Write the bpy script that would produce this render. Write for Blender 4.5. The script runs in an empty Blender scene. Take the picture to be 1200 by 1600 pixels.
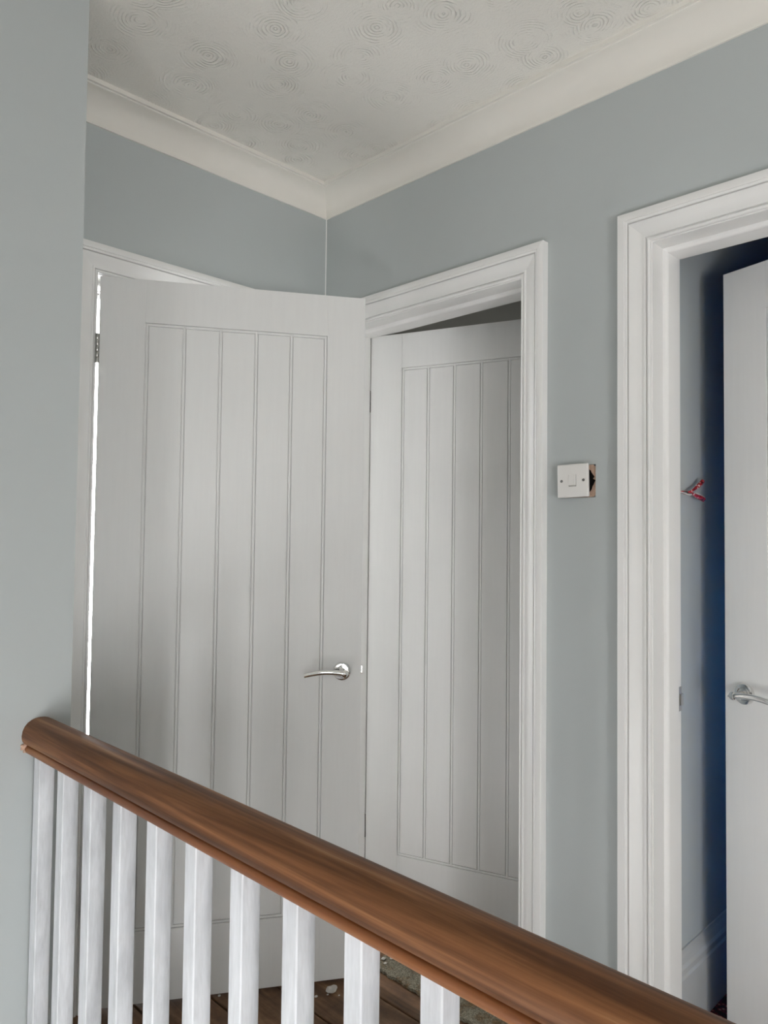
import bpy, bmesh, math, random
from mathutils import Matrix, Vector
random.seed(7)
S = bpy.context.scene
COL = S.collection

# ---------------------------------------------------------------- camera
cam_d = bpy.data.cameras.new('camera')
cam = bpy.data.objects.new('camera', cam_d)
COL.objects.link(cam)
cam_d.sensor_fit = 'VERTICAL'
cam_d.sensor_height = 36.0
cam_d.lens = 1169.83 * 36.0 / 1600.0
cam_d.clip_start = 0.02
right = Vector((0.705006, -0.70911, 0.011383))
up = Vector((-0.033849, -0.017613, 0.999272))
fwd = Vector((0.708393, 0.704878, 0.03642))
m = Matrix((right, up, -fwd)).transposed().to_4x4()
m.translation = Vector((-1.7145, -2.012, 1.2716))
cam.matrix_world = m
S.camera = cam

# ---------------------------------------------------------------- sky, light, exposure
W = bpy.data.worlds.new('sky')
S.world = W
W.use_nodes = True
bg = W.node_tree.nodes['Background']
bg.inputs['Color'].default_value = (1.0, 1.0, 1.0, 1)
bg.inputs['Strength'].default_value = 26.5
S.view_settings.view_transform = 'Standard'
S.view_settings.look = 'None'
S.view_settings.exposure = 0.0
S.view_settings.gamma = 1.0
S.view_settings.use_curve_mapping = False
S.cycles.diffuse_bounces = 8
S.cycles.max_bounces = 14


def portal(name, loc, rot, sx, sy):
    d = bpy.data.lights.new(name, 'AREA')
    d.shape = 'RECTANGLE'
    d.size, d.size_y = sx, sy
    d.cycles.is_portal = True
    o = bpy.data.objects.new(name, d)
    COL.objects.link(o)
    o.location = loc
    o.rotation_euler = rot
    return o


# window openings (along the wall a0, a1, then z0, z1)
WIN1 = (-2.33, -1.60, 0.15, 1.20)      # stair window, in the wall behind the camera (y = -4.2)
WIN5 = (-4.10, -3.60, 0.15, 1.15)      # its neighbour round the corner, in the stairwell wall (x = -2.4)
WIN6 = (-1.56, -1.20, -0.50, 0.35)      # unseen stairwell window, added to fill the return wall and balusters (x = -2.4)
WIN2 = (-0.36, -0.03, 0.10, 2.485)      # tall window of the bright room behind door 1 (y = 1.6)
WIN3 = (-2.00, -1.32, 0.50, 1.05)      # unseen blind-covered window, added to tint the blue room (x = 1.6)
WIN4 = (1.75, 2.15, 1.00, 1.50)        # small unseen window, added to lift the dim room (y = 1.6)
for nm, w, at, rz, ax in (('window_daylight', WIN1, -4.30, 0, 'x'), ('stairwell_daylight', WIN5, -2.50, -math.pi / 2, 'y'),
                          ('stair_flight_fill', WIN6, -2.50, -math.pi / 2, 'y'), ('bright_room_daylight', WIN2, 1.68, math.pi, 'x'),
                          ('blue_room_fill', WIN3, 1.68, math.pi / 2, 'y'), ('dim_room_fill', WIN4, 1.68, math.pi, 'x')):
    c = (w[0] + w[1]) / 2
    zc = (w[2] + w[3]) / 2
    portal(nm, (c, at, zc) if ax == 'x' else (at, c, zc), (math.pi / 2, 0, rz), w[1] - w[0], w[3] - w[2])


# ---------------------------------------------------------------- materials
def new_mat(name):
    mt = bpy.data.materials.new(name)
    mt.use_nodes = True
    nt = mt.node_tree
    return mt, nt, nt.nodes['Principled BSDF']


def coords(nt, stretch=(1, 1, 1), rnd=False):
    tc = nt.nodes.new('ShaderNodeTexCoord')
    mp = nt.nodes.new('ShaderNodeMapping')
    mp.inputs['Scale'].default_value = stretch
    nt.links.new(tc.outputs['Object'], mp.inputs['Vector'])
    if rnd:
        oi = nt.nodes.new('ShaderNodeObjectInfo')
        mu = nt.nodes.new('ShaderNodeMath')
        mu.operation = 'MULTIPLY'
        mu.inputs[1].default_value = 37.0
        nt.links.new(oi.outputs['Random'], mu.inputs[0])
        nt.links.new(mu.outputs[0], mp.inputs['Location'])
    return mp.outputs['Vector']


def noise(nt, vec, scale, detail=4, rough=.55, dist=0):
    n = nt.nodes.new('ShaderNodeTexNoise')
    n.inputs['Scale'].default_value = scale
    n.inputs['Detail'].default_value = detail
    n.inputs['Roughness'].default_value = rough
    n.inputs['Distortion'].default_value = dist
    nt.links.new(vec, n.inputs['Vector'])
    return n.outputs['Fac']


def ramp(nt, fac, stops):
    r = nt.nodes.new('ShaderNodeValToRGB')
    el = r.color_ramp.elements
    while len(el) < len(stops):
        el.new(0.5)
    for e, (p, c) in zip(el, stops):
        e.position = p
        e.color = (*c, 1)
    nt.links.new(fac, r.inputs['Fac'])
    return r.outputs['Color']


def bump(nt, bsdf, fac, strength, dist=.002):
    b = nt.nodes.new('ShaderNodeBump')
    b.inputs['Strength'].default_value = strength
    b.inputs['Distance'].default_value = dist
    nt.links.new(fac, b.inputs['Height'])
    nt.links.new(b.outputs['Normal'], bsdf.inputs['Normal'])
    return b


def paint(name, col, rough=.5, var=.03, stretch=(1, 1, 1), scale=5, bscale=120, bstr=.15, spec=.5, rnd=False):
    mt, nt, b = new_mat(name)
    v = coords(nt, stretch, rnd)
    f = noise(nt, v, scale)
    lo = tuple(max(0, c * (1 - var)) for c in col)
    hi = tuple(min(1, c * (1 + var)) for c in col)
    nt.links.new(ramp(nt, f, [(.3, lo), (.7, hi)]), b.inputs['Base Color'])
    b.inputs['Roughness'].default_value = rough
    b.inputs['Specular IOR Level'].default_value = spec
    if bstr:
        bump(nt, b, noise(nt, v, bscale, 3), bstr, .0006)
    return mt


M = {}
M['wall'] = paint('wall_paint_blue_grey', (.478, .511, .512), .75, .015, scale=2, bscale=220, bstr=.12, spec=.3)
M['white_wall'] = paint('wall_paint_white', (.80, .80, .79), .8, .01, spec=.3)
M['navy'] = paint('wall_navy_bounce', (.035, .075, .13), .7, .03, spec=.3)
M['cove'] = paint('cornice_paint', (.80, .775, .72), .7, .015, spec=.3)
M['gloss'] = paint('door_satin_white', (.772, .774, .765), .42, .012, (14, 14, 1), 6, 30, .05)
M['trim'] = paint('trim_satin_white', (.835, .832, .82), .36, .010, (1, 1, 1), 8, 70, .04)
M['skirting'] = paint('skirting_grey_undercoat', (.50, .51, .50), .5, .02)
M['plastic'] = paint('switch_plastic', (.78, .765, .74), .3, .005, bstr=0)
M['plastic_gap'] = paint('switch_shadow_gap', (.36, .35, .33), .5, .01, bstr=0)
M['plaster'] = paint('bare_plaster', (.60, .42, .32), .9, .18, scale=60, bscale=200, bstr=.6, spec=.1)
M['bright_wall'] = paint('wall_paint_light_grey', (.45, .45, .45), .8, .01, spec=.3)
M['dark_carpet'] = paint('dark_grey_carpet', (.045, .043, .042), .95, .2, scale=80, bscale=300, bstr=.6, spec=.1)
M['dark'] = paint('back_box_dark', (.012, .010, .010), .8, .3, scale=90, bscale=120, bstr=.6, spec=.1)
M['chip'] = paint('plaster_chip_white', (.62, .60, .56), .9, .12, scale=60, bscale=150, bstr=.7, spec=.1)
M['dark_room'] = paint('room_paint_grey', (.42, .42, .38), .8, .01, spec=.2)


def metal(name, col, rough):
    mt, nt, b = new_mat(name)
    b.inputs['Base Color'].default_value = (*col, 1)
    b.inputs['Metallic'].default_value = 1
    v = coords(nt)
    mr = nt.nodes.new('ShaderNodeMapRange')
    mr.inputs['To Min'].default_value = rough * .8
    mr.inputs['To Max'].default_value = rough * 1.3
    nt.links.new(noise(nt, v, 80), mr.inputs['Value'])
    nt.links.new(mr.outputs[0], b.inputs['Roughness'])
    return mt


M['chrome'] = metal('polished_chrome', (.80, .80, .79), .07)
M['steel'] = metal('brushed_steel', (.45, .44, .42), .32)
M['dark_steel'] = metal('dark_hinge_steel', (.16, .15, .14), .45)


def ceiling_mat():
    mt, nt, b = new_mat('swirled_ceiling_plaster')
    b.inputs['Base Color'].default_value = (.83, .81, .76, 1)
    b.inputs['Roughness'].default_value = .45
    b.inputs['Specular IOR Level'].default_value = .45
    L = nt.links
    v = coords(nt)
    nz = nt.nodes.new('ShaderNodeTexNoise')
    nz.inputs['Scale'].default_value = 14
    nz.inputs['Detail'].default_value = 3
    L.new(v, nz.inputs['Vector'])
    mixv = nt.nodes.new('ShaderNodeVectorMath')
    mixv.operation = 'MULTIPLY_ADD'
    mixv.inputs[1].default_value = (.018, .018, 0)
    L.new(nz.outputs['Color'], mixv.inputs[0])
    L.new(v, mixv.inputs[2])
    vo = nt.nodes.new('ShaderNodeTexVoronoi')
    vo.voronoi_dimensions = '2D'
    vo.feature = 'F1'
    vo.inputs['Scale'].default_value = 6.6
    vo.inputs['Randomness'].default_value = .75
    L.new(mixv.outputs[0], vo.inputs['Vector'])
    mu = nt.nodes.new('ShaderNodeMath')
    mu.operation = 'MULTIPLY'
    mu.inputs[1].default_value = 105
    L.new(vo.outputs['Distance'], mu.inputs[0])
    ad = nt.nodes.new('ShaderNodeMath')
    ad.operation = 'MULTIPLY_ADD'
    ad.inputs[1].default_value = 9
    L.new(nz.outputs['Fac'], ad.inputs[0])
    L.new(mu.outputs[0], ad.inputs[2])
    si = nt.nodes.new('ShaderNodeMath')
    si.operation = 'SINE'
    L.new(ad.outputs[0], si.inputs[0])
    # ridges only where the brush left them
    n2 = noise(nt, v, 26, 4)
    mr = nt.nodes.new('ShaderNodeMapRange')
    mr.inputs['From Min'].default_value = .42
    mr.inputs['From Max'].default_value = .62
    L.new(n2, mr.inputs['Value'])
    md = nt.nodes.new('ShaderNodeMapRange')
    md.inputs['From Min'].default_value = .15
    md.inputs['From Max'].default_value = .62
    md.inputs['To Min'].default_value = 1
    md.inputs['To Max'].default_value = .0
    L.new(vo.outputs['Distance'], md.inputs['Value'])
    m1 = nt.nodes.new('ShaderNodeMath')
    m1.operation = 'MULTIPLY'
    L.new(mr.outputs[0], m1.inputs[0])
    L.new(md.outputs[0], m1.inputs[1])
    m2 = nt.nodes.new('ShaderNodeMath')
    m2.operation = 'MULTIPLY'
    pw = nt.nodes.new('ShaderNodeMath')
    pw.operation = 'POWER'
    pm = nt.nodes.new('ShaderNodeMath')
    pm.operation = 'MAXIMUM'
    pm.inputs[1].default_value = 0
    pw.inputs[1].default_value = 2.0
    L.new(si.outputs[0], pm.inputs[0])
    L.new(pm.outputs[0], pw.inputs[0])
    L.new(pw.outputs[0], m2.inputs[0])
    L.new(m1.outputs[0], m2.inputs[1])
    m3 = nt.nodes.new('ShaderNodeMath')
    m3.operation = 'MULTIPLY_ADD'
    m3.inputs[1].default_value = .5
    L.new(noise(nt, v, 170, 3), m3.inputs[0])
    L.new(m2.outputs[0], m3.inputs[2])
    bump(nt, b, m3.outputs[0], .8, .004)
    return mt


def rail_mat():
    mt, nt, b = new_mat('worn_varnished_handrail_wood')
    v = coords(nt, (46, 1.1, 46))
    v2 = coords(nt, (210, 4, 210))
    v3 = coords(nt, (9, 3.2, 9))
    f = noise(nt, v, 1.0, 6, .62, .5)
    c1 = ramp(nt, f, [(.28, (.072, .028, .011)), (.44, (.160, .066, .025)), (.57, (.280, .125, .050)), (.70, (.46, .26, .125))])
    c2 = ramp(nt, noise(nt, v2, 1.0, 4, .6), [(.30, (.55, .45, .40)), (.65, (1, 1, 1))])
    c3 = ramp(nt, noise(nt, v3, 1.0, 3, .5), [(.35, (.75, .68, .62)), (.62, (1.0, 1.0, 1.0))])
    mx = nt.nodes.new('ShaderNodeMix')
    mx.data_type = 'RGBA'
    mx.blend_type = 'MULTIPLY'
    mx.inputs['Factor'].default_value = .55
    nt.links.new(c1, mx.inputs['A'])
    nt.links.new(c2, mx.inputs['B'])
    my = nt.nodes.new('ShaderNodeMix')
    my.data_type = 'RGBA'
    my.blend_type = 'MULTIPLY'
    my.inputs['Factor'].default_value = .5
    nt.links.new(mx.outputs['Result'], my.inputs['A'])
    nt.links.new(c3, my.inputs['B'])
    nt.links.new(my.outputs['Result'], b.inputs['Base Color'])
    b.inputs['Roughness'].default_value = .5
    b.inputs['Specular IOR Level'].default_value = .3
    bump(nt, b, noise(nt, v2, 1.0, 3), .2, .0006)
    return mt


def bead_mat():
    mt, nt, b = new_mat('red_brown_handrail_bead')
    v = coords(nt, (40, 2.2, 40))
    c = ramp(nt, noise(nt, v, 1, 4, .55, .6), [(.3, (.12, .035, .010)), (.55, (.235, .082, .024)), (.75, (.36, .16, .058))])
    nt.links.new(c, b.inputs['Base Color'])
    b.inputs['Roughness'].default_value = .4
    return mt


def board_mat():
    mt, nt, b = new_mat('old_stained_floorboard')
    v = coords(nt, (18, 1.6, 4), True)
    v2 = coords(nt, (9, 9, 9), True)
    c = ramp(nt, noise(nt, v, 1.4, 6, .65, .7), [(.3, (.07, .034, .014)), (.5, (.17, .086, .038)), (.72, (.30, .17, .085))])
    c2 = ramp(nt, noise(nt, v2, 1.0, 5, .7), [(.35, (.45, .42, .40)), (.6, (1, 1, 1))])
    mx = nt.nodes.new('ShaderNodeMix')
    mx.data_type = 'RGBA'
    mx.blend_type = 'MULTIPLY'
    mx.inputs['Factor'].default_value = .8
    nt.links.new(c, mx.inputs['A'])
    nt.links.new(c2, mx.inputs['B'])
    nt.links.new(mx.outputs['Result'], b.inputs['Base Color'])
    b.inputs['Roughness'].default_value = .6
    bump(nt, b, noise(nt, v, 2.0, 4), .3, .001)
    return mt


def primer_mat():
    mt, nt, b = new_mat('patchy_white_primer')
    v = coords(nt, (22, 22, 4.5), True)
    v2 = coords(nt, (260, 260, 30), True)
    c = ramp(nt, noise(nt, v, 1, 5, .6, .4), [(.30, (.54, .555, .585)), (.48, (.68, .70, .735)), (.64, (.79, .81, .85))])
    c2 = ramp(nt, noise(nt, v2, 1, 3), [(.3, (.86, .86, .85)), (.6, (1, 1, 1))])
    mx = nt.nodes.new('ShaderNodeMix')
    mx.data_type = 'RGBA'
    mx.blend_type = 'MULTIPLY'
    mx.inputs['Factor'].default_value = .6
    nt.links.new(c, mx.inputs['A'])
    nt.links.new(c2, mx.inputs['B'])
    nt.links.new(mx.outputs['Result'], b.inputs['Base Color'])
    b.inputs['Roughness'].default_value = .6
    bump(nt, b, noise(nt, v2, 1.0, 3), .35, .0008)
    return mt


def underlay_mat():
    mt, nt, b = new_mat('crumbly_grey_green_underlay')
    v = coords(nt)
    c = ramp(nt, noise(nt, v, 260, 3, .7), [(.3, (.06, .055, .035)), (.5, (.17, .155, .11)), (.7, (.36, .33, .25))])
    c2 = ramp(nt, noise(nt, v, 22, 4, .6), [(.36, (.62, .42, .22)), (.5, (1, 1, 1))])
    mx = nt.nodes.new('ShaderNodeMix')
    mx.data_type = 'RGBA'
    mx.blend_type = 'MULTIPLY'
    mx.inputs['Factor'].default_value = .9
    nt.links.new(c, mx.inputs['A'])
    nt.links.new(c2, mx.inputs['B'])
    nt.links.new(mx.outputs['Result'], b.inputs['Base Color'])
    b.inputs['Roughness'].default_value = .95
    bump(nt, b, noise(nt, v, 260, 3), .9, .003)
    return mt


def carpet_mat():
    mt, nt, b = new_mat('dark_red_patterned_carpet')
    v = coords(nt)
    vo = nt.nodes.new('ShaderNodeTexVoronoi')
    vo.inputs['Scale'].default_value = 70
    nt.links.new(v, vo.inputs['Vector'])
    c = ramp(nt, vo.outputs['Distance'], [(.12, (.45, .35, .24)), (.3, (.22, .02, .035)), (.6, (.03, .012, .012))])
    nt.links.new(c, b.inputs['Base Color'])
    b.inputs['Roughness'].default_value = .95
    return mt


def wire_mat(name, stops, sc):
    mt, nt, b = new_mat(name)
    v = coords(nt)
    nt.links.new(ramp(nt, noise(nt, v, sc, 2, .5), stops), b.inputs['Base Color'])
    b.inputs['Roughness'].default_value = .35
    return mt


def glass_mat():
    mt = bpy.data.materials.new('window_glass')
    mt.use_nodes = True
    nt = mt.node_tree
    nt.nodes.clear()
    o = nt.nodes.new('ShaderNodeOutputMaterial')
    mx = nt.nodes.new('ShaderNodeMixShader')
    t = nt.nodes.new('ShaderNodeBsdfTransparent')
    g = nt.nodes.new('ShaderNodeBsdfGlossy')
    g.inputs['Roughness'].default_value = .02
    mx.inputs[0].default_value = .06
    nt.links.new(t.outputs[0], mx.inputs[1])
    nt.links.new(g.outputs[0], mx.inputs[2])
    nt.links.new(mx.outputs[0], o.inputs['Surface'])
    return mt


def blind_mat():
    mt, nt, b = new_mat('blue_blind_fabric')
    nt.nodes.remove(b)
    t = nt.nodes.new('ShaderNodeBsdfTranslucent')
    nt.links.new(ramp(nt, noise(nt, coords(nt), 300), [(.3, (.10, .27, .46)), (.7, (.11, .29, .49))]), t.inputs['Color'])
    nt.links.new(t.outputs[0], nt.nodes['Material Output'].inputs['Surface'])
    return mt


M['blind'] = blind_mat()
M['ceiling'] = ceiling_mat()
M['rail'] = rail_mat()
M['bead'] = bead_mat()
M['board'] = board_mat()
M['primer'] = primer_mat()
M['underlay'] = underlay_mat()
M['carpet'] = carpet_mat()
M['glass'] = glass_mat()
M['red'] = wire_mat('red_wire_sheath', [(.40, (.01, .006, .006)), (.45, (.36, .008, .018)), (.60, (.48, .014, .026)), (.65, (.78, .73, .70))], 105)
M['white_wire'] = wire_mat('white_wire_sheath', [(.3, (.70, .68, .64)), (.6, (.82, .80, .77))], 40)


# ---------------------------------------------------------------- mesh helpers
def link(name, bm, mat, parent=None, smooth=None):
    bmesh.ops.recalc_face_normals(bm, faces=bm.faces)
    me = bpy.data.meshes.new(name)
    bm.to_mesh(me)
    bm.free()
    if mat is not None:
        me.materials.append(mat)
    if smooth:
        me.polygons.foreach_set('use_smooth', [True] * len(me.polygons))
        me.set_sharp_from_angle(angle=math.radians(smooth))
    o = bpy.data.objects.new(name, me)
    COL.objects.link(o)
    if parent:
        o.parent = parent
    return o


def box(bm, x0, x1, y0, y1, z0, z1):
    vs = [bm.verts.new((x, y, z)) for x in (x0, x1) for y in (y0, y1) for z in (z0, z1)]
    for f in ((0, 1, 3, 2), (4, 6, 7, 5), (0, 4, 5, 1), (2, 3, 7, 6), (0, 2, 6, 4), (1, 5, 7, 3)):
        bm.faces.new([vs[i] for i in f])
    return vs


def boxes(*bs, bev=0, seg=1):
    bm = bmesh.new()
    for b in bs:
        box(bm, *b)
    if bev:
        bmesh.ops.bevel(bm, geom=bm.edges[:], offset=bev, segments=seg, profile=.5, affect='EDGES')
    return bm


def loft(rings, cap=True, closed=True):
    """join rings (lists of 3-D points, same length) into a surface"""
    bm = bmesh.new()
    R = [[bm.verts.new(p) for p in r] for r in rings]
    n = len(R[0])
    for a, b in zip(R[:-1], R[1:]):
        for i in range(n if closed else n - 1):
            j = (i + 1) % n
            bm.faces.new((a[i], a[j], b[j], b[i]))
    if cap and closed:
        bm.faces.new(R[0])
        bm.faces.new(R[-1])
    return bm


def tube(pts, rad, seg=12, squash=1.0, upv=Vector((0, 0, 1))):
    """round or oval bar along a path; rad may be a list"""
    pts = [Vector(p) for p in pts]
    rings = []
    for i, p in enumerate(pts):
        d = (pts[min(i + 1, len(pts) - 1)] - pts[max(i - 1, 0)]).normalized()
        s = d.cross(upv).normalized()
        u = s.cross(d)
        r = rad[i] if isinstance(rad, (list, tuple)) else rad
        rings.append([p + s * math.cos(a) * r + u * math.sin(a) * r * squash
                      for a in (2 * math.pi * k / seg for k in range(seg))])
    return loft(rings)


def lathe(profile, seg=32, axis='y'):
    """profile: (radius, height) pairs; height runs along the axis"""
    rings = []
    for r, h in profile:
        ring = []
        for k in range(seg):
            a = 2 * math.pi * k / seg
            c, s = r * math.cos(a), r * math.sin(a)
            ring.append((c, h, s) if axis == 'y' else (c, s, h))
        rings.append(ring)
    return loft(rings)


def empty(name, loc=(0, 0, 0), rz=0):
    o = bpy.data.objects.new(name, None)
    COL.objects.link(o)
    o.location = loc
    o.rotation_euler = (0, 0, rz)
    o.empty_display_size = .1
    return o


def tag(o, label, cat, group=None, kind=None):
    o['label'] = label
    o['category'] = cat
    if group:
        o['group'] = group
    if kind:
        o['kind'] = kind
    return o


def struct(name, bm, mat, label, cat, smooth=None):
    return tag(link(name, bm, mat, None, smooth), label, cat, kind='structure')


ZC = 2.49          # ceiling
TB = .153          # thickness of the right wall
ARCH_W = .078
HEAD = 1.997       # inner edge of the architrave heads
D2 = (.105, .837)  # door 2 lining faces, distance along the right wall (s = -y)
D3 = (1.210, 1.995)
D1 = (-.8287, -.066)  # door 1 lining faces in x on the back wall
YD = -.384         # face of the return wall the handrail dies into
XD = -1.031

# ---------------------------------------------------------------- the shell
bm = boxes((D1[0] - .026, D1[1] + .026, 0, .12, HEAD + .03, ZC),
           (XD + .001, D1[0] - .026, 0, .12, -.25, ZC), (D1[1] + .026, -.0005, 0, .12, -.25, ZC))
struct('wall_back', bm, M['wall'], 'pale blue grey back wall around the door that stands ajar onto the landing', 'wall')

HY = (.962, 1.059)   # switch hole, s range
HZ = (1.384, 1.468)
bm = bmesh.new()
for s0, s1, z0, z1 in ((-1.6, D2[0] - .026, -.25, ZC), (D2[0] - .026, D2[1] + .026, HEAD + .03, ZC),
                       (D2[1] + .026, HY[0], -.25, ZC), (HY[1], D3[0] - .026, -.25, ZC),
                       (HY[0], HY[1], -.25, HZ[0]), (HY[0], HY[1], HZ[1], ZC),
                       (D3[0] - .026, D3[1] + .026, HEAD + .03, ZC), (D3[1] + .026, 4.2, -.25, ZC)):
    box(bm, 0, TB, -s1, -s0, z0, z1)
box(bm, .045, TB, -HY[1], -HY[0], HZ[0], HZ[1])
wall_r = struct('wall_right', bm, M['wall'], 'pale blue grey wall with two doorways and a light switch between them', 'wall')

# raw plaster inside the switch cut-out, with the ragged dark mouth of the back box
def ragged(n, a, b, sd):
    rr = random.Random(sd)
    return [(a * math.cos(t) * rr.uniform(.86, 1.06), b * math.sin(t) * rr.uniform(.86, 1.06))
            for t in (2 * math.pi * k / n for k in range(n))]
n = 40
inner = ragged(n, .039, .035, 3)
cy, cz = -1.0145, 1.427
outer = []
hy, hz = (HY[1] - HY[0]) / 2 - .001, (HZ[1] - HZ[0]) / 2 - .001
ccy, ccz = -(HY[0] + HY[1]) / 2, (HZ[0] + HZ[1]) / 2
for k in range(n):
    a = 2 * math.pi * k / n
    t = min(hy / max(abs(math.cos(a)), 1e-6), hz / max(abs(math.sin(a)), 1e-6))
    outer.append((ccy + math.cos(a) * t, ccz + math.sin(a) * t))
pl_bm = loft([[(.004, y, z) for y, z in outer], [(.006, cy + y, cz + z) for y, z in inner],
              [(.010, cy + y, cz + z) for y, z in inner]], cap=False)
o = link('bare_plaster_patch', pl_bm, M['plaster'], wall_r)
o['label'] = 'raw pink plaster around the switch back box'
o = link('back_box', loft([[(.010, cy + y, cz + z) for y, z in inner], [(.040, cy + y * .95, cz + z * .95) for y, z in inner]]), M['dark'], wall_r)
o['label'] = 'dark ragged hole of the switch back box'

struct('wall_left', boxes((-2.4, XD, YD, .12, -2.65, ZC)), M['wall'],
       'pale blue grey return wall that the wooden handrail runs into', 'wall')
struct('wall_stairwell', boxes((-2.55, -2.4, -4.2, WIN5[0], -2.65, ZC), (-2.55, -2.4, WIN5[1], WIN6[0], -2.65, ZC), (-2.55, -2.4, WIN6[1], .12, -2.65, ZC), (-2.55, -2.4, WIN6[0], WIN6[1], -2.65, WIN6[2]), (-2.55, -2.4, WIN6[0], WIN6[1], WIN6[3], ZC), (-2.55, -2.4, WIN5[0], WIN5[1], -2.65, WIN5[2]), (-2.55, -2.4, WIN5[0], WIN5[1], WIN5[3], ZC)), M['white_wall'], 'white long side wall of the stairwell', 'wall')
bm = boxes((-2.55, WIN1[0], -4.35, -4.2, -2.65, ZC), (WIN1[1], .153, -4.35, -4.2, -2.65, ZC),
           (WIN1[0], WIN1[1], -4.35, -4.2, -2.65, WIN1[2]), (WIN1[0], WIN1[1], -4.35, -4.2, WIN1[3], ZC))
struct('wall_front', bm, M['wall'], 'pale blue grey wall with the stair window facing the landing', 'wall')
struct('ceiling', boxes((-2.6, 2.6, -4.4, 1.8, ZC, ZC + .1)), M['ceiling'], 'off white ceiling with swirled textured plaster', 'ceiling')
struct('wall_landing_apron', boxes((-1.12, -1.07, -4.2, YD, -2.65, -.25)), M['white_wall'], 'white wall of the stairwell below the landing edge', 'wall')
struct('floor_lower_hall', boxes((-2.4, -1.12, -4.2, YD, -2.65, -2.6)), M['board'], 'dark wooden floor at the foot of the stairs', 'floor')

# bright room behind door 1
bm = boxes((-2.1, -2.0, .12, 1.7, -.25, ZC), (-2.1, WIN2[0], 1.6, 1.7, -.25, ZC), (WIN2[1], -.0, 1.6, 1.7, -.25, ZC),
           (WIN2[0], WIN2[1], 1.6, 1.7, -.25, WIN2[2]), (WIN2[0], WIN2[1], 1.6, 1.7, WIN2[3], ZC))
box(bm, -.012, -.0005, .121, 1.6, -.0, ZC - .001)
struct('wall_bright_room', bm, M['bright_wall'], 'pale walls of the sunlit room behind the panelled door ajar', 'wall')
struct('floor_bright_room', boxes((-2.0, 0, 0, 1.6, -.25, -.002)), M['dark_carpet'], 'dark carpeted floor of the sunlit room', 'floor')
# dim room behind door 2
def holed(bm, w, y0, y1, xa, xb):
    for b in ((xa, w[0], -.25, ZC), (w[1], xb, -.25, ZC), (w[0], w[1], -.25, w[2]), (w[0], w[1], w[3], ZC)):
        box(bm, b[0], b[1], y0, y1, b[2], b[3])
bm = boxes((2.4, 2.5, -1.115, 1.7, -.25, ZC), (TB, 2.4, -1.115, -1.065, -.25, ZC))
holed(bm, WIN4, 1.6, 1.7, TB, 2.4)
box(bm, TB, 2.4, -1.065, 1.6, ZC - .012, ZC - .001)
struct('wall_dim_room', bm, M['dark_room'], 'grey walls of the dim room beyond the far panelled door', 'wall')
struct('floor_dim_room', boxes((TB, 2.4, -1.065, 1.6, -.25, -.002)), M['board'], 'dark boarded floor of the dim room', 'floor')
# blue room behind door 3
struct('wall_blue_room_side', boxes((TB, 2.4, -1.165, -1.115, -.25, ZC)), M['wall'],
       'pale wall running back into the dark blue room beside the open doorway', 'wall')
bm = boxes((TB, 1.7, -3.7, -3.6, -.25, ZC), (1.6, 1.7, -3.6, WIN3[0], -.25, ZC), (1.6, 1.7, WIN3[1], -1.165, -.25, ZC),
           (1.6, 1.7, WIN3[0], WIN3[1], -.25, WIN3[2]), (1.6, 1.7, WIN3[0], WIN3[1], WIN3[3], ZC))
box(bm, TB, 1.6, -3.6, -1.165, ZC - .012, ZC - .001)
struct('wall_blue_room', bm, M['navy'], 'far walls beyond the open doorway, made navy to bounce blue light', 'wall')  # navy picked to put blue bounce into the shaded side wall
struct('floor_blue_room', boxes((TB, 2.4, -3.6, -1.165, -.25, -.002)), M['carpet'], 'dark red patterned carpet in the blue room', 'carpet')
# its tall moulded skirting
prof = [(0, 0), (.018, 0), (.018, .150), (.014, .156), (.014, .163), (.017, .166), (.017, .174), (.012, .182), (.009, .195), (.006, .202), (.004, .212), (0, .212)]
struct('baseboard_blue_room', loft([[(x, -1.165 - d, z) for d, z in prof] for x in (TB, 2.4)]), M['skirting'],
       'tall moulded pale grey skirting along the wall inside the blue room', 'skirting board')
prof2 = [(0, 0), (.018, 0), (.018, .14), (.012, .15), (.008, .165), (0, .17)]
struct('baseboard_right', loft([[(-d, -s, z) for d, z in prof2] for s in (D2[1] + ARCH_W + .004, D3[0] - ARCH_W - .004)]), M['trim'],
       'white skirting on the short wall between the two doorways', 'skirting board')

# landing floor: boards on a carcass
floor = struct('floor', boxes((-1.12, TB, -4.2, 0, -.25, -.022)), M['board'], 'old dark brown floorboards of the landing', 'floor')
xs = [-1.12, -1.05, -.880, -.708, -.538, -.376, -.201, -.030, TB]
for a, b in zip(xs[:-1], xs[1:]):
    w = b - a - .005
    o = link('floor_board', boxes((-w / 2, w / 2, -2.1, 2.1, -.022, 0), bev=.002), M['board'], floor)
    o.location = ((a + b) / 2, -2.1, random.uniform(-.0015, 0))

# cove cornices, mitred in the corner
cv = [(0, 2.408), (.005, 2.408), (.006, 2.413)]
for k in range(13):
    a = math.pi / 2 * k / 12
    cv.append((.006 + .070 * (1 - math.cos(a)), 2.413 + .062 * math.sin(a)))
cv += [(.077, 2.4755), (.078, 2.478), (.086, 2.478), (.086, ZC), (0, ZC)]
struct('trim_1', loft([[(XD, -d, z) for d, z in cv], [(-d, -d, z) for d, z in cv]]), M['cove'],
       'cream coved cornice above the door in the back wall', 'cornice', 30)
struct('trim_2', loft([[(-d, -d, z) for d, z in cv], [(-d, -4.2, z) for d, z in cv]]), M['cove'],
       'cream coved cornice along the wall with the light switch', 'cornice', 30)
# bead of filler down the inside corner
struct('trim_3', loft([[(-.0024, 0, z), (-.0017, -.0017, z), (0, -.0024, z), (0, 0, z)] for z in (2.08, 2.408)]), M['trim'],
       'thin raised paint bead in the corner between the two walls', 'corner bead')


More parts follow.
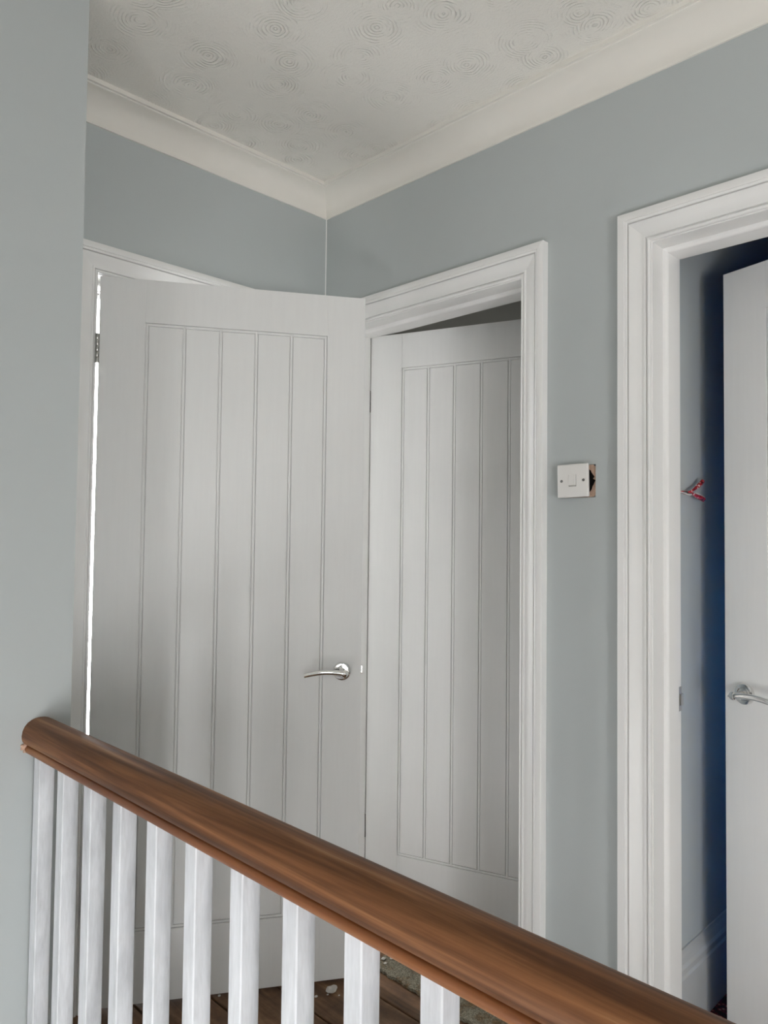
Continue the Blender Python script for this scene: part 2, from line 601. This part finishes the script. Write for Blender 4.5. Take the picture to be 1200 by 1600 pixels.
# ---------------------------------------------------------------- door casings
AP = [(0, 0), (0, .010), (.0015, .0125), (.004, .0135), (.0065, .0125), (.0080, .0065), (.0098, .0065), (.0103, .0135), (.0155, .0140),
      (.016, .0120), (.019, .0122), (.026, .0132), (.033, .0150), (.040, .0178), (.046, .0200), (.0495, .0208), (.0500, .0130), (.0522, .0130), (.0527, .0222),
      (.0550, .0238), (.0575, .0242), (.0592, .0232), (.0600, .0250), (.0750, .0254), (.0772, .0246), (.078, .0230), (.078, 0)]


def casing(name, label, sl, sr, head, put, depth, stop0, stop1, wr=1.0, strike=None):
    """sl, sr: lining faces along the wall; put(s, h, z): wall coordinates to world, h out of the wall"""
    root = empty(name, put((sl + sr) / 2, 0, 0))
    base = Vector(root.location)

    def add(nm, rings, mat=M['trim'], sm=28):
        return link(nm, loft([[Vector(put(*p)) - base for p in r] for r in rings]), mat, root, sm)
    g = .002
    hz = head
    add('architrave', [[(sl - g - t, h, 0) for t, h in AP], [(sl - g - t, h, hz + t) for t, h in AP]])
    add('architrave', [[(sl - g - t, h, hz + t) for t, h in AP], [(sr + g + t * wr, h, hz + t) for t, h in AP]])
    add('architrave', [[(sr + g + t * wr, h, hz + t) for t, h in AP], [(sr + g + t * wr, h, 0) for t, h in AP]])
    # lining boards, their front edges flush with the wall
    T = .0255
    def board(s0, s1, h0, h1, z0, z1):
        r = .002
        ring = [(h0 + r, 0), (h0, r), (h0, 1), (h1, 1), (h1, 0)]
        return [[(s0, h0, z0), (s1, h0, z0), (s1, h1, z0), (s0, h1, z0)], [(s0, h0, z1), (s1, h0, z1), (s1, h1, z1), (s0, h1, z1)]]
    add('door_lining', board(sl - T, sl, .002, -depth, 0, hz - g + T))
    add('door_lining', board(sr, sr + T, .002, -depth, 0, hz - g + T))
    add('door_lining', board(sl, sr, .002, -depth, hz - g, hz - g + T))
    # planted stops with a rounded arris towards the landing
    q = .012
    def rnd(h):
        return [(q * (1 - math.cos(a)), h - q * .8 * (1 - math.sin(a))) for a in (math.pi / 2 * k / 4 for k in range(5))]
    sec = [(0, stop0)] + [(q * math.sin(a), stop0 - q * .7 * (1 - math.cos(a))) for a in (math.pi / 2 * k / 5 for k in range(1, 6))] + [(q, stop1), (0, stop1)]
    zt = hz - g
    add('door_stop', [[(sl + d, h, 0) for d, h in sec], [(sl + d, h, zt - d) for d, h in sec]])
    add('door_stop', [[(sl + d, h, zt - d) for d, h in sec], [(sr - d, h, zt - d) for d, h in sec]])
    add('door_stop', [[(sr - d, h, zt - d) for d, h in sec], [(sr - d, h, 0) for d, h in sec]])
    if strike:
        z = strike
        o = add('strike_plate', board(sl, sl + .0015, -depth + .022, -depth - .001, z - .030, z + .030), M['steel'], 20)
        o['label'] = 'steel strike plate'
        add('strike_lip', board(sl, sl + .0050, -depth + .010, -depth - .004, z - .016, z + .012), M['steel'], 20)
    return tag(root, label, 'door frame', kind='structure')


casing('trim_4', 'white moulded door frame in the back wall, mostly hidden by its own open door', D1[0], D1[1], HEAD,
       lambda s, h, z: (s, -h, z), .12, -.046, -.10, .76)
casing('trim_5', 'white moulded door frame between the room corner and the light switch', D2[0], D2[1], HEAD,
       lambda s, h, z: (-h, -s, z), TB, -.055, -.113)
casing('trim_6', 'white moulded door frame of the doorway into the dark blue room', D3[0], D3[1], HEAD,
       lambda s, h, z: (-h, -s, z), TB, -.055, -.113, 1.0, .882)


# ---------------------------------------------------------------- panelled doors
def lever_handle(parent, u, z, sgn, tone):
    """lever on a round rose; the lever points along sgn * local x.  Door face is local y = 0, front is -y"""
    h = empty('handle', (u, 0, z))
    h.parent = parent
    h['label'] = tone
    link('rose', lathe([(.0265, 0), (.0265, -.0065), (.0255, -.0085), (.0235, -.0092), (.0175, -.0092), (.0165, -.0085), (.0158, -.0092), (.0001, -.0095)], 40), M['chrome'], h, 30)
    link('neck', lathe([(.0105, -.009), (.0095, -.016), (.0085, -.030), (.0090, -.044), (.0105, -.052), (.0060, -.0555), (.0001, -.0560)], 24), M['chrome'], h, 40)
    N = 22
    rings = []
    for i in range(N + 1):
        t = i / N
        x = -.013 + .130 * t
        zz = -.003 + .0085 * math.sin(math.pi * min(1, t * .9 + .02)) - .001 * t
        y = -.050 + .004 * math.sin(math.pi * t)
        hw = .0078 * min(1, .30 + t * 4) * (1 - .10 * t)     # half height
        dw = .0080 * min(1, .35 + t * 5) * (1 - .25 * t)     # half depth
        rings.append([(sgn * x, y + dw * math.copysign(abs(math.cos(a)) ** .7, math.cos(a)), zz + hw * math.copysign(abs(math.sin(a)) ** .8, math.sin(a)))
                      for a in (2 * math.pi * k / 16 for k in range(16))])
    link('lever', loft(rings), M['chrome'], h, 50)
    return h


def hinge(parent, z, u=-.003, mat='steel', knuckle_y=-.006):
    hg = empty('hinge', (u, knuckle_y, z))
    hg.parent = parent
    for k in range(5):
        bmk = lathe([(.0001, -.0405 + k * .0162), (.0058, -.0405 + k * .0162), (.0062, -.0397 + k * .0162), (.0062, -.0253 + k * .0162), (.0058, -.0245 + k * .0162), (.0001, -.0245 + k * .0162)], 14, 'z')
        link('knuckle', bmk, M[mat], hg, 40)
    link('hinge_leaf', boxes((.002, .0045, .004, .036, -.040, .040)), M[mat], hg)
    return hg


def panel_door(name, label, loc, rz, width, top, hinge_left=True, lever=None, hinges=None, latch=True, knuckle=-.006, hmat='steel', seam=.0006):
    """local x runs from the hinge along the leaf, local -y is the landing face; hinge_left False mirrors it"""
    root = empty(name, loc, rz)
    sg = 1 if hinge_left else -1
    T = .040
    REC = .0060
    z0, z1 = .008, top

    def piece(nm, u0, u1, za, zb, y0=0.0, y1=.0130, bev=.0028, mat=M['gloss']):
        a, b = sorted((sg * u0, sg * u1))
        w, hh = b - a, zb - za
        bmp = boxes((-w / 2, w / 2, 0, y1 - y0, 0, hh))
        # ease only the front edges
        ed = [e for e in bmp.edges if all(v.co.y < 1e-6 for v in e.verts)]
        bmesh.ops.bevel(bmp, geom=ed, offset=bev, segments=2, profile=.6, affect='EDGES')
        o = link(nm, bmp, mat, root)
        o.location = ((a + b) / 2, y0, za)
        return o
    o = link('core', boxes((*sorted((0, sg * width)), REC, T, z0, z1), bev=.001), M['gloss'], root)
    st = .121
    sr_ = .113 if width < .75 else .121
    gr = .0105
    zb, zt = .199, top - .121
    e = 0.0
    piece('stile', 0, st, z0, z1, bev=.0008)
    piece('stile', width - sr_, width, z0, z1, bev=.0008)
    piece('top_rail', st + e, width - sr_ - e, zt, z1, bev=.0008)
    piece('bottom_rail', st + e, width - sr_ - e, z0, zb, bev=.0008)
    bw = (width - st - sr_ - 6 * gr) / 5
    for k in range(5):
        u0 = st + gr + k * (bw + gr)
        piece('board', u0, u0 + bw, zb + gr, zt - gr, bev=.0012)
    ng = (gr - .0062) / 2
    for k in range(6):
        u0 = st + k * (bw + gr) + ng
        piece('groove_bead', u0, u0 + .0062, zb + ng, zt - ng, y0=.0018, y1=REC + .002, bev=.0012)
    for za in (zb + ng, zt - gr + ng):
        for k in range(5):
            u0 = st + k * (bw + gr) + ng + .0062
            piece('groove_bead', u0, u0 + bw + gr - .0062, za, za + .0062, y0=.0018, y1=REC + .002, bev=.0012)
    if lever:
        lever_handle(root, sg * lever[0], lever[1], sg * lever[2], 'chrome lever handle on a round rose')
    for hz in (hinges or ()):
        hinge(root, hz, sg * -.003, hmat, knuckle)
    if latch:
        l = link('latch', boxes((*sorted((sg * (width - .001), sg * (width + .009))), .012, .024, .876, .900), bev=.002), M['chrome'], root)
        l['label'] = 'latch bolt in the door edge'
    return tag(root, label, 'door', kind='structure')


panel_door('door_1', 'white boarded door ajar towards the landing in front of the room corner', (-.825, -.013, 0), math.radians(-31.95),
           .747, 1.989, True, (.690, .887, -1), (1.786, .285))
panel_door('door_2', 'white boarded door half seen inside the frame beside the light switch', (.119, -.114, 0), math.atan2(-.94702, .32118),
           .72, 1.989, True, None, (1.760, 1.02, .275), True, .046, 'dark_steel')
panel_door('door_3', 'white boarded door opened back into the dark blue room', (.113, -1.990, 0), math.atan2(.735, .210) - math.pi,
           .765, 1.989, False, (.707, .887, -1), (1.76, 1.02, .28), True, .046)

d2 = bpy.data.objects['door_2']
for hz in (1.760, .275):
    o = link('hinge_flap', boxes((-.0085, -.0005, .001, .034, hz - .038, hz + .038), bev=.0008), M['dark'], d2)
    o['label'] = 'black hinge flap in the gap'
# ---------------------------------------------------------------- windows (behind the camera, behind door 1, some added for fill)
def window(name, x0, x1, y, z0, z1, label, bar=True):
    root = empty(name, ((x0 + x1) / 2, y, z0))
    w, h = (x1 - x0) / 2, z1 - z0
    f = .05 if bar else .025
    fr = [(-w, -w + f, 0, h), (w - f, w, 0, h), (-w + f, w - f, 0, f), (-w + f, w - f, h - f, h)]
    if bar:
        fr.append((-w + f, w - f, h * .5 - .02, h * .5 + .02))
    for b in fr:
        link('window_frame', boxes((b[0], b[1], -.03, .03, b[2], b[3]), bev=.003), M['trim'], root)
    for za, zb in (((f, h * .5 - .02), (h * .5 + .02, h - f)) if bar else ((f, h - f),)):
        link('pane', boxes((-w + f, w - f, -.003, .003, za, zb)), M['glass'], root)
    return tag(root, label, 'window', kind='structure')


window('window_1', WIN1[0], WIN1[1], -4.26, WIN1[2], WIN1[3], 'white framed stair window behind the landing')
window('window_2', WIN2[0], WIN2[1], 1.66, WIN2[2], WIN2[3], 'white framed window of the sunlit room', False)
w3 = window('window_3', WIN3[0] - WIN3[0] - .34, WIN3[1] - WIN3[0] - .34, 0, WIN3[2], WIN3[3], 'unseen framed window added to light the blue room')
w3.location = (1.66, (WIN3[0] + WIN3[1]) / 2, WIN3[2])
w3.rotation_euler = (0, 0, math.pi / 2)
window('window_4', WIN4[0], WIN4[1], 1.66, WIN4[2], WIN4[3], 'small unseen window added to brighten the dim room')
w5 = window('window_5', -.25, .25, 0, WIN5[2], WIN5[3], 'white framed side window of the stairwell')
w5.location = (-2.46, (WIN5[0] + WIN5[1]) / 2, WIN5[2])
w5.rotation_euler = (0, 0, math.pi / 2)
w6 = window('window_6', -.18, .18, 0, WIN6[2], WIN6[3], 'unseen narrow window added as fill above the stair flight', False)
w6.location = (-2.46, (WIN6[0] + WIN6[1]) / 2, WIN6[2])
w6.rotation_euler = (0, 0, math.pi / 2)
bl = empty('blue_tint_blind', (1.585, (WIN3[0] + WIN3[1]) / 2, WIN3[2] - .03))  # unseen blind, added to throw blue light on the shaded wall
link('fabric', boxes((-.001, .001, -.38, .38, 0, .64)), M['blind'], bl)
link('roller', tube([(0, -.39, .64), (0, .39, .64)], .014, 12), M['trim'], bl, 40)
link('bottom_bar', boxes((-.006, .006, -.38, .38, -.02, .004), bev=.002), M['trim'], bl)
tag(bl, 'blue roller blind added over an unseen window to tint its light', 'blind')

# ---------------------------------------------------------------- balustrade
XR = -1.0946
bal = empty('balustrade', (XR, YD, 0))
Y1 = -2.40
RZ = .8215         # underside of the rail
hp = [(-.0295, .0185), (-.0325, .0200), (-.0350, .0245), (-.0366, .0300), (-.0368, .0355), (-.0352, .0450), (-.0312, .0540), (-.0250, .0612), (-.0168, .0660), (-.0085, .0685), (0, .0692)]
hp = hp + [(-a, z) for a, z in hp[-2::-1]]
ys = [0.0] + [-.25 * k for k in range(1, 9)] + [Y1 - YD]
hr = link('handrail', loft([[(a, y, RZ + z) for a, z in hp] for y in ys]), M['rail'], bal, 40)
hr['label'] = 'broad rounded brown wooden handrail'
bp = [(-.0275, 0), (-.0295, .0015), (-.0308, .0060), (-.0306, .0105), (-.0285, .0145), (-.0262, .0155), (-.0262, .0195)]
bp = bp + [(-a, z) for a, z in bp[::-1]]
o = link('rail_bead', loft([[(a, y, RZ + z) for a, z in bp] for y in (0, Y1 - YD)]), M['bead'], hr, 40)
o['label'] = 'red brown moulded bead under the handrail'
# torn filler where the rail meets the wall
bmf = bmesh.new()
rr = random.Random(11)
for k in range(9):
    c = Vector((-.033 + rr.uniform(-.005, .007), rr.uniform(-.006, -.001), RZ + .010 + rr.uniform(-.009, .009)))
    q = bmesh.ops.create_icosphere(bmf, subdivisions=1, radius=rr.uniform(.0022, .0042))
    for v in q['verts']:
        v.co = Vector((v.co.x * rr.uniform(.6, 1.4), v.co.y, v.co.z * rr.uniform(.8, 1.6))) + c
o = link('broken_filler', bmf, M['plaster'], hr)
o['label'] = 'crumbling filler at the wall end of the handrail'
BW = .031
b0 = link('baluster', boxes((-BW / 2, BW / 2, -BW / 2, BW / 2, .03, RZ + .003), bev=.0018, seg=1), M['primer'], bal)
n_b = 0
yy = -.4310 + BW / 2
while yy > Y1 + .06:
    o = b0 if n_b == 0 else b0.copy()
    if n_b:
        COL.objects.link(o)
        o.parent = bal
    o.location = (random.uniform(-.001, .001), yy - YD, 0)
    o.rotation_euler = (0, 0, math.radians(random.uniform(-1.6, 1.6)))
    yy -= .1191
    n_b += 1
link('base_rail', boxes((-.024, .03, Y1 - YD, 0, 0, .032), bev=.003), M['primer'], bal)
link('newel_post', boxes((-.045, .045, Y1 - YD - .09, Y1 - YD, 0, 1.02), bev=.004), M['primer'], bal)
link('newel_cap', boxes((-.055, .055, Y1 - YD - .10, Y1 - YD + .01, 1.02, 1.05), bev=.006, seg=2), M['rail'], bal)
tag(bal, 'brown wooden handrail on square white primed balusters along the landing edge', 'balustrade')

# stair flight below the camera
st = empty('staircase', (-1.72, -2.42, -2.6))
for k in range(8):
    zt = -.2 * (k + 1) + 2.6
    link('tread', boxes((-.66, .58, .24 * k, .24 * k + .27, zt - .03, zt), bev=.004), M['board'], st)
    link('riser', boxes((-.66, .58, .24 * k, .24 * k + .018, zt, zt + .17)), M['trim'], st)
tag(st, 'dark wooden stairs with white risers beside the landing', 'staircase')
struct('floor_stair_head', boxes((-2.4, -1.12, -4.2, -2.42, -.25, 0)), M['board'], 'boarded floor at the head of the stairs', 'floor')

# ---------------------------------------------------------------- light switch, hanging a little off the wall
sw = empty('light_switch', (-.006, -1.0045, 1.427))
sw.rotation_euler = (math.radians(-1.2), 0, math.radians(4.5))
link('plate', boxes((-.016, -.006, -.0425, .0425, -.0425, .0425), bev=.003, seg=3), M['plastic'], sw, 35)
rk = link('rocker', boxes((-.0195, -.013, -.0095, .0095, -.0140, .0140), bev=.0012, seg=2), M['plastic'], sw)
rk.rotation_euler = (0, math.radians(5), 0)
link('rocker_shade_rim', boxes((-.0163, -.012, -.0106, .0106, -.0151, .0151), bev=.0003), M['plastic_gap'], sw)  # grey rim coloured as the shaded gap round the rocker
for y in (-.0302, .0302):
    s = link('screw', lathe([(.0001, 0), (.0036, 0), (.0036, .0012), (.0028, .0020), (.0001, .0022)], 16, 'z'), M['dark_steel'], sw, 30)
    s.rotation_euler = (0, -math.pi / 2, 0)
    s.location = (-.0152, y, 0)
    sl = link('screw_slot', boxes((-.0028, .0028, -.0005, .0005, .0020, .0025)), M['chrome'], s)
    sl.rotation_euler = (0, 0, .6 if y > 0 else 1.9)
link('mounting_lug', boxes((-.007, .045, -.012, .012, -.018, .018), bev=.002), M['plastic'], sw)
tag(sw, 'white single light switch hanging loose from its wall box', 'light switch')

# ---------------------------------------------------------------- wires poking out of the wall in the blue room
wr = empty('wire_pair', (.255, -1.165, 1.411))
def bez(pts, n=8):
    out = []
    P = [Vector(p) for p in pts]
    for i in range(len(P) - 1):
        p0, p1, p2, p3 = P[max(i - 1, 0)], P[i], P[i + 1], P[min(i + 2, len(P) - 1)]
        for k in range(n):
            t = k / n
            out.append(.5 * ((2 * p1) + (p2 - p0) * t + (2 * p0 - 5 * p1 + 4 * p2 - p3) * t * t + (3 * p1 - p0 - 3 * p2 + p3) * t ** 3))
    return out + [P[-1]]
def rel(p):
    return (p[0] - .255, p[1] + 1.165, p[2] - 1.411)
pu = bez([rel(p) for p in ((.250, -1.160, 1.411), (.262, -1.176, 1.4075), (.272, -1.185, 1.4080), (.300, -1.185, 1.4160), (.330, -1.186, 1.4290), (.3515, -1.186, 1.4400))])
pd = bez([rel(p) for p in ((.250, -1.160, 1.409), (.262, -1.176, 1.4020), (.270, -1.186, 1.4060), (.300, -1.187, 1.3995), (.330, -1.188, 1.3945), (.352, -1.188, 1.3905))])
k1, k2 = len(pu), len(pd)
link('red_wire', tube(pu, [.0016 + .0042 * min(1, max(0, i / k1 - .3) * 2.2) for i in range(k1)], 10), M['red'], wr, 60)
link('red_wire', tube(pd, [.0016 + .0050 * min(1, max(0, i / k2 - .3) * 2.2) for i in range(k2)], 10), M['red'], wr, 60)
o = link('white_wire', tube([Vector(p) + Vector((0, -.002, .0055)) for p in pd[k2 // 2 + 4:]], .0017, 8), M['white_wire'], wr, 60)
o = link('white_wire', tube(bez([rel(p) for p in ((.251, -1.160, 1.408), (.256, -1.178, 1.4030), (.266, -1.187, 1.3990), (.275, -1.188, 1.4010))]), .0015, 8), M['white_wire'], wr, 60)
tag(wr, 'two red wire ends with white cores poking out of the wall beside the doorway', 'wires')

# ---------------------------------------------------------------- carpet underlay and rubble on the floorboards
rr = random.Random(5)
edge = [(-.120 + rr.uniform(-.004, .004), -.395 - .012 * k) for k in range(0, 140)]
ring = [(-.006, -.385)] + [(-.10, -.388)] + edge + [(-.006, edge[-1][1])]
bm = loft([[(x, y, .0005) for x, y in ring], [(x, y, .009) for x, y in ring]])
tag(link('carpet_underlay', bm, M['underlay']), 'strip of crumbly grey green carpet underlay left on the floorboards', 'underlay')


def lump(name, loc, r, sd, flat=.5):
    bml = bmesh.new()
    bmesh.ops.create_icosphere(bml, subdivisions=2, radius=r)
    q = random.Random(sd)
    for v in bml.verts:
        v.co *= q.uniform(.72, 1.15)
        v.co.z *= flat
        v.co.x *= 1.25
    mz = min(v.co.z for v in bml.verts)
    for v in bml.verts:
        v.co.z -= mz
    o = link(name, bml, M['chip'])
    o.location = loc
    return o


tag(lump('plaster_chunk', (-.283, -.402, 0), .014, 3, .55), 'white lump of broken plaster on the floorboards under the ajar door', 'plaster lump')
for k, (x, y, r) in enumerate(((-.33, -.39, .004), (-.30, -.405, .003), (-.225, -.505, .0035), (-.37, -.36, .003), (-.28, -.43, .0025), (-.52, -.20, .004), (-.76, -.10, .006), (-.79, -.12, .005), (-.74, -.08, .004))):
    tag(lump('plaster_crumb', (x, y, 0), r, 20 + k), 'tiny white plaster crumb scattered on the dark floorboards', 'crumb', 'plaster crumbs on the floorboards')
for k, (x, y, r) in enumerate(((-.075, -.40, .006), (-.055, -.415, .005), (-.088, -.42, .004), (-.045, -.44, .004))):
    tag(lump('plaster_crumb', (x, y, .009), r, 50 + k), 'small white plaster crumb lying on the strip of underlay', 'crumb', 'plaster crumbs on the underlay')
